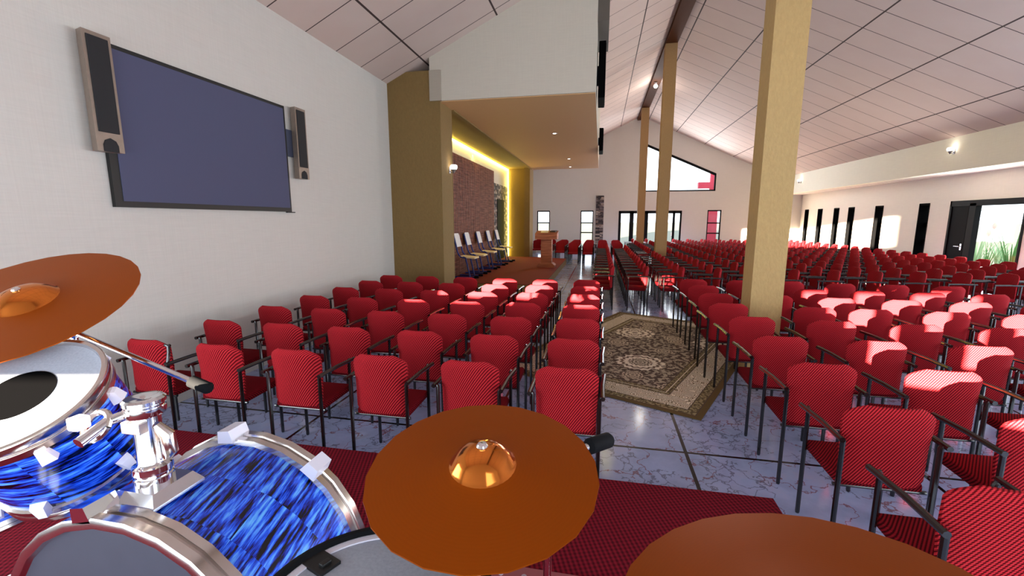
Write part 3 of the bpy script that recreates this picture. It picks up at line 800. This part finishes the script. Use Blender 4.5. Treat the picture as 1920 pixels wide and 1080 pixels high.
rb = at(362, 716, 1.40); ra = at(60, 590, 1.56)
tl = ra.lerp(rb, .28)
stand('chrome boom stand carrying the tilted left cymbal, rubber grip over chairs', (-1.868, 1.066, 1.483), (tl.x, tl.y, RZ), tl, ra, rb)
rb = at(1108, 836, 1.06)
stand('chrome boom stand of the middle cymbal with black grip at right', (-.2166, .7747, 1.2613), (-.10, .92, RZ), (-.10, .92, 1.205), (-.2166, .78, 1.225), rb)
stand('chrome stand under the cymbal cut by the bottom edge', (.3373, .6299, 1.1525), (.36, .68, RZ), (.355, .67, 1.06), (.337, .63, 1.11), (.39, .74, 1.04))

# ------------------------------------------------------------------ armchairs
LX, LY, AZ = .208, .185, .678
TR = .0125
def leg_bm(s, front):
    bm = BM(); x = s*LX; y = LY if front else -LY
    tube(bm, [(x, y, 0), (x, y, .012), (x, y, AZ-.012), (x + s*.008, y, AZ-.002)], [TR*.8, TR, TR, TR], 8)
    return bm
def arm_bm(s):
    bm = BM(); x = s*(LX+.018)
    tube(bm, [(x, -LY-.03, AZ), (x, 0, AZ+.002), (x + s*.012, LY+.03, AZ-.002)], .0145, 8)
    return bm
def half_width(z):
    """half width of the backrest at height z"""
    if z < .47: return .188 - .022*((.47-z)/.04)**2 if z > .43 else .166
    if z < .78: return .188 + .012*(z-.47)/.31
    q = (z-.78)/.072
    return .200 - .085*min(1, q)**1.9
def back_bm():
    bm = BM(); nz, nx = 16, 12
    zs = [.432 + (.852-.432)*(1-(1-i/nz)**1.25) for i in range(nz+1)]
    F_, B_ = [], []
    for z in zs:
        w = half_width(z); rec = -.155 - .10*(z-.43)
        fr, br = [], []
        for k in range(nx+1):
            u = -1 + 2*k/nx
            x = u*w
            dip = .045*(x/.2)**2*(.35+.65*min(1, (z-.43)/.2))
            top = 0
            th = .034*(1-.6*abs(u)**5)*(1 - .5*max(0, (z-.82)/.032))
            fr.append(bm.verts.new((x, rec+dip+.012, z))); br.append(bm.verts.new((x, rec+dip+.012-th, z)))
        F_.append(fr); B_.append(br)
    for i in range(nz):
        for k in range(nx):
            bm.faces.new((F_[i][k], F_[i+1][k], F_[i+1][k+1], F_[i][k+1])); bm.faces.new((B_[i][k], B_[i][k+1], B_[i+1][k+1], B_[i+1][k]))
        bm.faces.new((F_[i][0], B_[i][0], B_[i+1][0], F_[i+1][0])); bm.faces.new((F_[i][nx], F_[i+1][nx], B_[i+1][nx], B_[i][nx]))
    for k in range(nx):
        bm.faces.new((F_[0][k], F_[0][k+1], B_[0][k+1], B_[0][k])); bm.faces.new((F_[nz][k], B_[nz][k], B_[nz][k+1], F_[nz][k+1]))
    return bm
def seat_bm():
    bm = BM(); box(bm, -.192, .192, -.15, .225, .39, .452, bev=.02)
    for v in bm.verts:
        if v.co.y > .1: v.co.z += .012*(v.co.y-.1)/.125
    return bm
def crossbar_bm():
    bm = BM()
    tube(bm, [(-LX, -.14, .40), (LX, -.14, .40)], .010, 8)
    return bm
def build_chair():
    r = thing('armchair', 'x', 'chair')
    obj('seat', seat_bm(), M['seatcloth'], r, True)
    obj('backrest', back_bm(), M['cloth'], r, True)
    obj('cross_bar', crossbar_bm(), M['tube'], r, True)
    for s in (-1, 1):
        obj('leg', leg_bm(s, False), M['tube'], r, True); obj('leg', leg_bm(s, True), M['tube'], r, True)
        obj('armrest', arm_bm(s), M['tube'], r, True)
    return r
def simple_bm():
    """whole chair in one mesh for far rows: slot 0 cloth, slot 1 tube"""
    bm = BM(); box(bm, -.192, .192, -.15, .225, .39, .455, mi=0)
    zs = (.432, .5, .66, .78, .82, .85); rows = []
    for z in zs:
        w = half_width(z); y = -.155-.10*(z-.43); row = []
        for u in (-1, -.5, 0, .5, 1): row.append(bm.verts.new((u*w, y+.045*(u*w/.2)**2+.01, z)))
        for u in (1, .5, 0, -.5, -1): row.append(bm.verts.new((u*w, y+.045*(u*w/.2)**2-.022, z)))
        rows.append(row)
    for A, B in zip(rows, rows[1:]):
        for k in range(10): bm.faces.new((A[k], A[(k+1) % 10], B[(k+1) % 10], B[k]))
    bm.faces.new(rows[0][::-1]); bm.faces.new(rows[-1])
    for s in (-1, 1):
        tube(bm, [(s*LX, -LY, 0), (s*LX, -LY, AZ)], TR, 5, mi=1); tube(bm, [(s*LX, LY, 0), (s*LX, LY, AZ)], TR, 5, mi=1)
        tube(bm, [(s*(LX+.018), -LY-.03, AZ), (s*(LX+.028), LY+.03, AZ)], .0145, 6, mi=1)
    return bm

spots = []      # (x, y, rot, label, group)
for i in range(7):
    for j in range(6):
        x = (-3.40, -2.76, -2.11, -1.455, -.815, -.18)[j] ; y = 2.575 + .6665*i + LY
        spots.append((x, y, 0, 'red armchair, %s row from the drum riser, %s seat from the screen wall' % (ORD[i], ORD[j]), 'armchairs in the front left block'))
for i in range(9):
    for j in range(10):
        x = 1.43 + .667*j; y = 2.31 + .6665*(i-1) + LY
        if i == 8 and j > 5: continue
        if 5.0 < y < 5.75 and j < 2: x += (-.03, .15)[j]
        spots.append((x, y, 0, 'red armchair right of rug, %s row from the cymbals, %s seat from the aisle' % (ORD[i], ORD[j]), 'armchairs in the front right block'))
for j in range(14):
    ns = 0
    for i in range(22):
        x = .085 + .66*j; y = 8.83 + .66*i
        if j < 2 and y > 17.1: continue
        if y > 23.2: continue
        if any(1.2 < x < 2.5 and abs(y - yp - .16) < .42 for yp in (14.0, 21.35)): continue
        spots.append((x, y, PI/2, 'red armchair facing the stage, %s file from the lectern, %s seat from near end' % (ORD[j], ORD[ns]), 'armchairs facing the stage')); ns += 1
for i in range(5):
    for j in range(7):
        x = -2.85 + .593*j; y = 17.95 + .66*i
        if (x < -2.6 and y < 19.3) or (x < -1.25 and y < 18.6): continue
        spots.append((x, y, PI, 'dark red armchair beyond the lectern, %s row back, %s seat from the left' % (ORD[i], ORD[j]), 'armchairs beyond the lectern'))
spots = [s for s in spots if in_view((s[0], s[1], .7), 200)]
spots.sort(key=lambda s: s[0]**2 + s[1]**2)
def on_rug(x, y, rz):
    for sx in (-1, 1):
        for sy in (-1, 1):
            p = Matrix.Rotation(rz, 4, 'Z') @ Vector((sx*LX, sy*LY, 0)) + Vector((x-.92, y-3.85, 0))
            u, v = p.dot(Vector((-.905, .424, 0))), p.dot(Vector((.424, .905, 0)))
            if -.02 < u < W_+.02 and -.02 < v < L_+.02: return True
    return False
chair0 = build_chair()
smesh = bpy.data.meshes.new('armchair'); bm = simple_bm(); bmesh.ops.recalc_face_normals(bm, faces=bm.faces); bm.to_mesh(smesh); bm.free()
smesh.materials.append(M['cloth']); smesh.materials.append(M['tube'])
first = True
rest = BM()
for n, (x, y, rz, label, group) in enumerate(spots):
    if n < 170:
        c = chair0 if first else copy_tree(chair0); first = False
    elif n < 300:
        c = bpy.data.objects.new('armchair', smesh); COL.objects.link(c); c['category'] = 'chair'
    else:
        mt = Matrix.Translation((x, y, 0)) @ Matrix.Rotation(rz, 4, 'Z')
        k0 = len(rest.verts); rest.from_mesh(smesh); rest.verts.ensure_lookup_table()
        for v in rest.verts[k0:]: v.co = mt @ v.co
        continue
    if 'first row from the drum riser, first seat' in label:
        bm = BM(); tube(bm, [(LX, -LY, AZ-.01), (LX, -LY+.02, .76), (LX-.01, -LY+.03, .80), (LX-.05, -LY+.03, .815), (.1, -LY+.03, .80)], .012, 8)
        obj('bent_back_tube', bm, M['tube'], c, True)
    c.location = (x, y, .0108 if on_rug(x, y, rz) else 0); c.rotation_euler = (0, 0, rz); c['label'] = label; c['group'] = group
me = bpy.data.meshes.new('distant_seating'); rest.to_mesh(me); rest.free()
o = link('distant_seating', me, [M['cloth'], M['tube']])
tag(o, 'red armchairs crowded in the farthest rows before the end wall', 'chairs', kind='stuff')

# ------------------------------------------------------------------ outside
g = struct('ground', bx(-150, 220, -150, 400, -.4, -.205), M['field'])
rp = thing('red_frame', 'red painted steel post and beam standing outside the right window', 'structure', (5.95, 26.2, -.2))
obj('post', bx(-.1, .38, -.12, .12, 0, 4.6), M['redpaint'], rp)
obj('beam', bx(-.72, .3, -.14, .14, 3.7, 4.03), M['redpaint'], rp)
def plant(loc, label, kind, n, h, sd):
    rnd = random.Random(sd)
    p = thing('garden_plant', label, 'plant', loc, group='plants outside the side door')
    bm = BM()
    for i in range(n):
        a = rnd.uniform(0, 2*PI); l = h*rnd.uniform(.6, 1.1); lean = rnd.uniform(.08, .38); w = .022
        d = Vector((math.cos(a), math.sin(a), 0)); s = Vector((-d.y, d.x, 0))
        P = [Vector((0, 0, 0)), d*lean*l*.35 + Vector((0, 0, l*.55)), d*lean*l + Vector((0, 0, l))]
        V = []
        for q, ww in zip(P, (w, w*1.2, .003)):
            V.append((bm.verts.new(q - s*ww), bm.verts.new(q + s*ww), bm.verts.new(q + d*.01)))
        for A, B in zip(V, V[1:]):
            bm.faces.new((A[0], A[1], B[1], B[0])); bm.faces.new((A[1], A[2], B[2], B[1])); bm.faces.new((A[2], A[0], B[0], B[2]))
    obj('leaves', bm, M[kind], p)
    return p
for i, (x, y, lb, kd, n, h) in enumerate(((11.5, 16.1, 'pale spiky plant outside the side door, left of the doorway', 'palegreen', 26, 1.5), (12.7, 17.3, 'spiky plant with two orange flower heads outside the side door', 'green', 20, 1.2),
        (14.0, 18.6, 'low pale grassy plant seen in the middle of the side doorway', 'palegreen', 30, 1.2), (11.4, 14.75, 'tall green leaning plant at the right of the side doorway', 'green', 24, 1.75))):
    p = plant((x, y, -.205), lb, kd, n, h, i+3)
    if i == 1:
        for q in ((.1, .25, 1.5), (-.1, -.2, 1.75)):
            bm = BM(); tube(bm, [(q[0]*.2, q[1]*.2, 0), q], .008, 6); sm = obj('flower_stem', bm, M['green'], p, True)
            bm = BM(); lathe(bm, [(.01, -.08), (.05, -.02), (.06, .04), (.03, .12), (.002, .16)], 10); f = obj('flower', bm, M['orange'], sm, True); f.location = q

# ------------------------------------------------------------------ light
w = bpy.data.worlds.new('sky'); SC.world = w; w.use_nodes = True
bg = w.node_tree.nodes['Background']; bg.inputs[0].default_value = (.8, .9, 1, 1); bg.inputs[1].default_value = 3.2
S = bpy.data.lights.new('sun', 'SUN'); S.energy = 125; S.color = (1, .84, .62); S.angle = R(.5)
so = bpy.data.objects.new('sun', S); COL.objects.link(so)
so.rotation_euler = Vector((.24, 1, -.085)).to_track_quat('-Z', 'Y').to_euler()
def area(name, loc, direction, sx, sy, power, col):
    L = bpy.data.lights.new(name, 'AREA'); L.shape = 'RECTANGLE'; L.size = sx; L.size_y = sy; L.energy = power; L.color = col
    o = bpy.data.objects.new(name, L); COL.objects.link(o); o.location = loc
    o.rotation_euler = Vector(direction).to_track_quat('-Z', 'Y').to_euler()
    return o
area('rear_fill', (2.6, Y0+.06, 1.25), (0, 1, 0), 12.5, 1.9, 270, (.76, .89, 1))  # added fill lamp across the unseen rear wall
area('gable_daylight', (3.4, Y1-.06, 3.9), (0, -1, -.1), 4.2, 1.4, 240, (.86, .94, 1))
area('end_door_daylight', (2.5, Y1-.06, 1.15), (0, -1, 0), 3.1, 2.1, 260, (.86, .94, 1))
area('side_door_daylight', (XR-.06, 13.0, 1.15), (-1, 0, 0), 1.4, 2.1, 200, (1, .97, .9))
area('right_fill', (XR-.05, 5.0, 1.34), (-1, 0, .06), 7, 1.85, 480, (.76, .89, 1))  # added fill lamp at the made-up right window
area('left_fill', (XL+.05, .2, 1.6), (1, .25, .1), 2.6, 1.8, 120, (.8, .9, 1))  # added fill lamp in front of the made-up left window
# the led strip's own glow
area('led_glow_top', (XL+.12, 13.4, 3.82), (.5, 0, -1), .06, 9.8, 120, (1, .84, .2)).rotation_euler = Vector((.5, 0, -1)).to_track_quat('-Z', 'Y').to_euler()
area('led_glow_side', (XL+.15, 18.40, 2.0), (.3, -1, 0), .06, 3.4, 25, (1, .84, .2))

# ------------------------------------------------------------------ camera and view
cd = bpy.data.cameras.new('camera'); cd.sensor_fit = 'HORIZONTAL'; cd.sensor_width = 36; cd.lens = F_PX/1920*36; cd.clip_start = .05; cd.clip_end = 800
co_ = bpy.data.objects.new('camera', cd); COL.objects.link(co_)
co_.matrix_world = Matrix((( cam_r.x, cam_u.x, -cam_f.x, 0), (cam_r.y, cam_u.y, -cam_f.y, 0), (cam_r.z, cam_u.z, -cam_f.z, EYE), (0, 0, 0, 1)))
SC.camera = co_
vs = SC.view_settings; vs.view_transform = 'Standard'; vs.look = 'None'; vs.gamma = 1; vs.use_curve_mapping = False; vs.exposure = .12
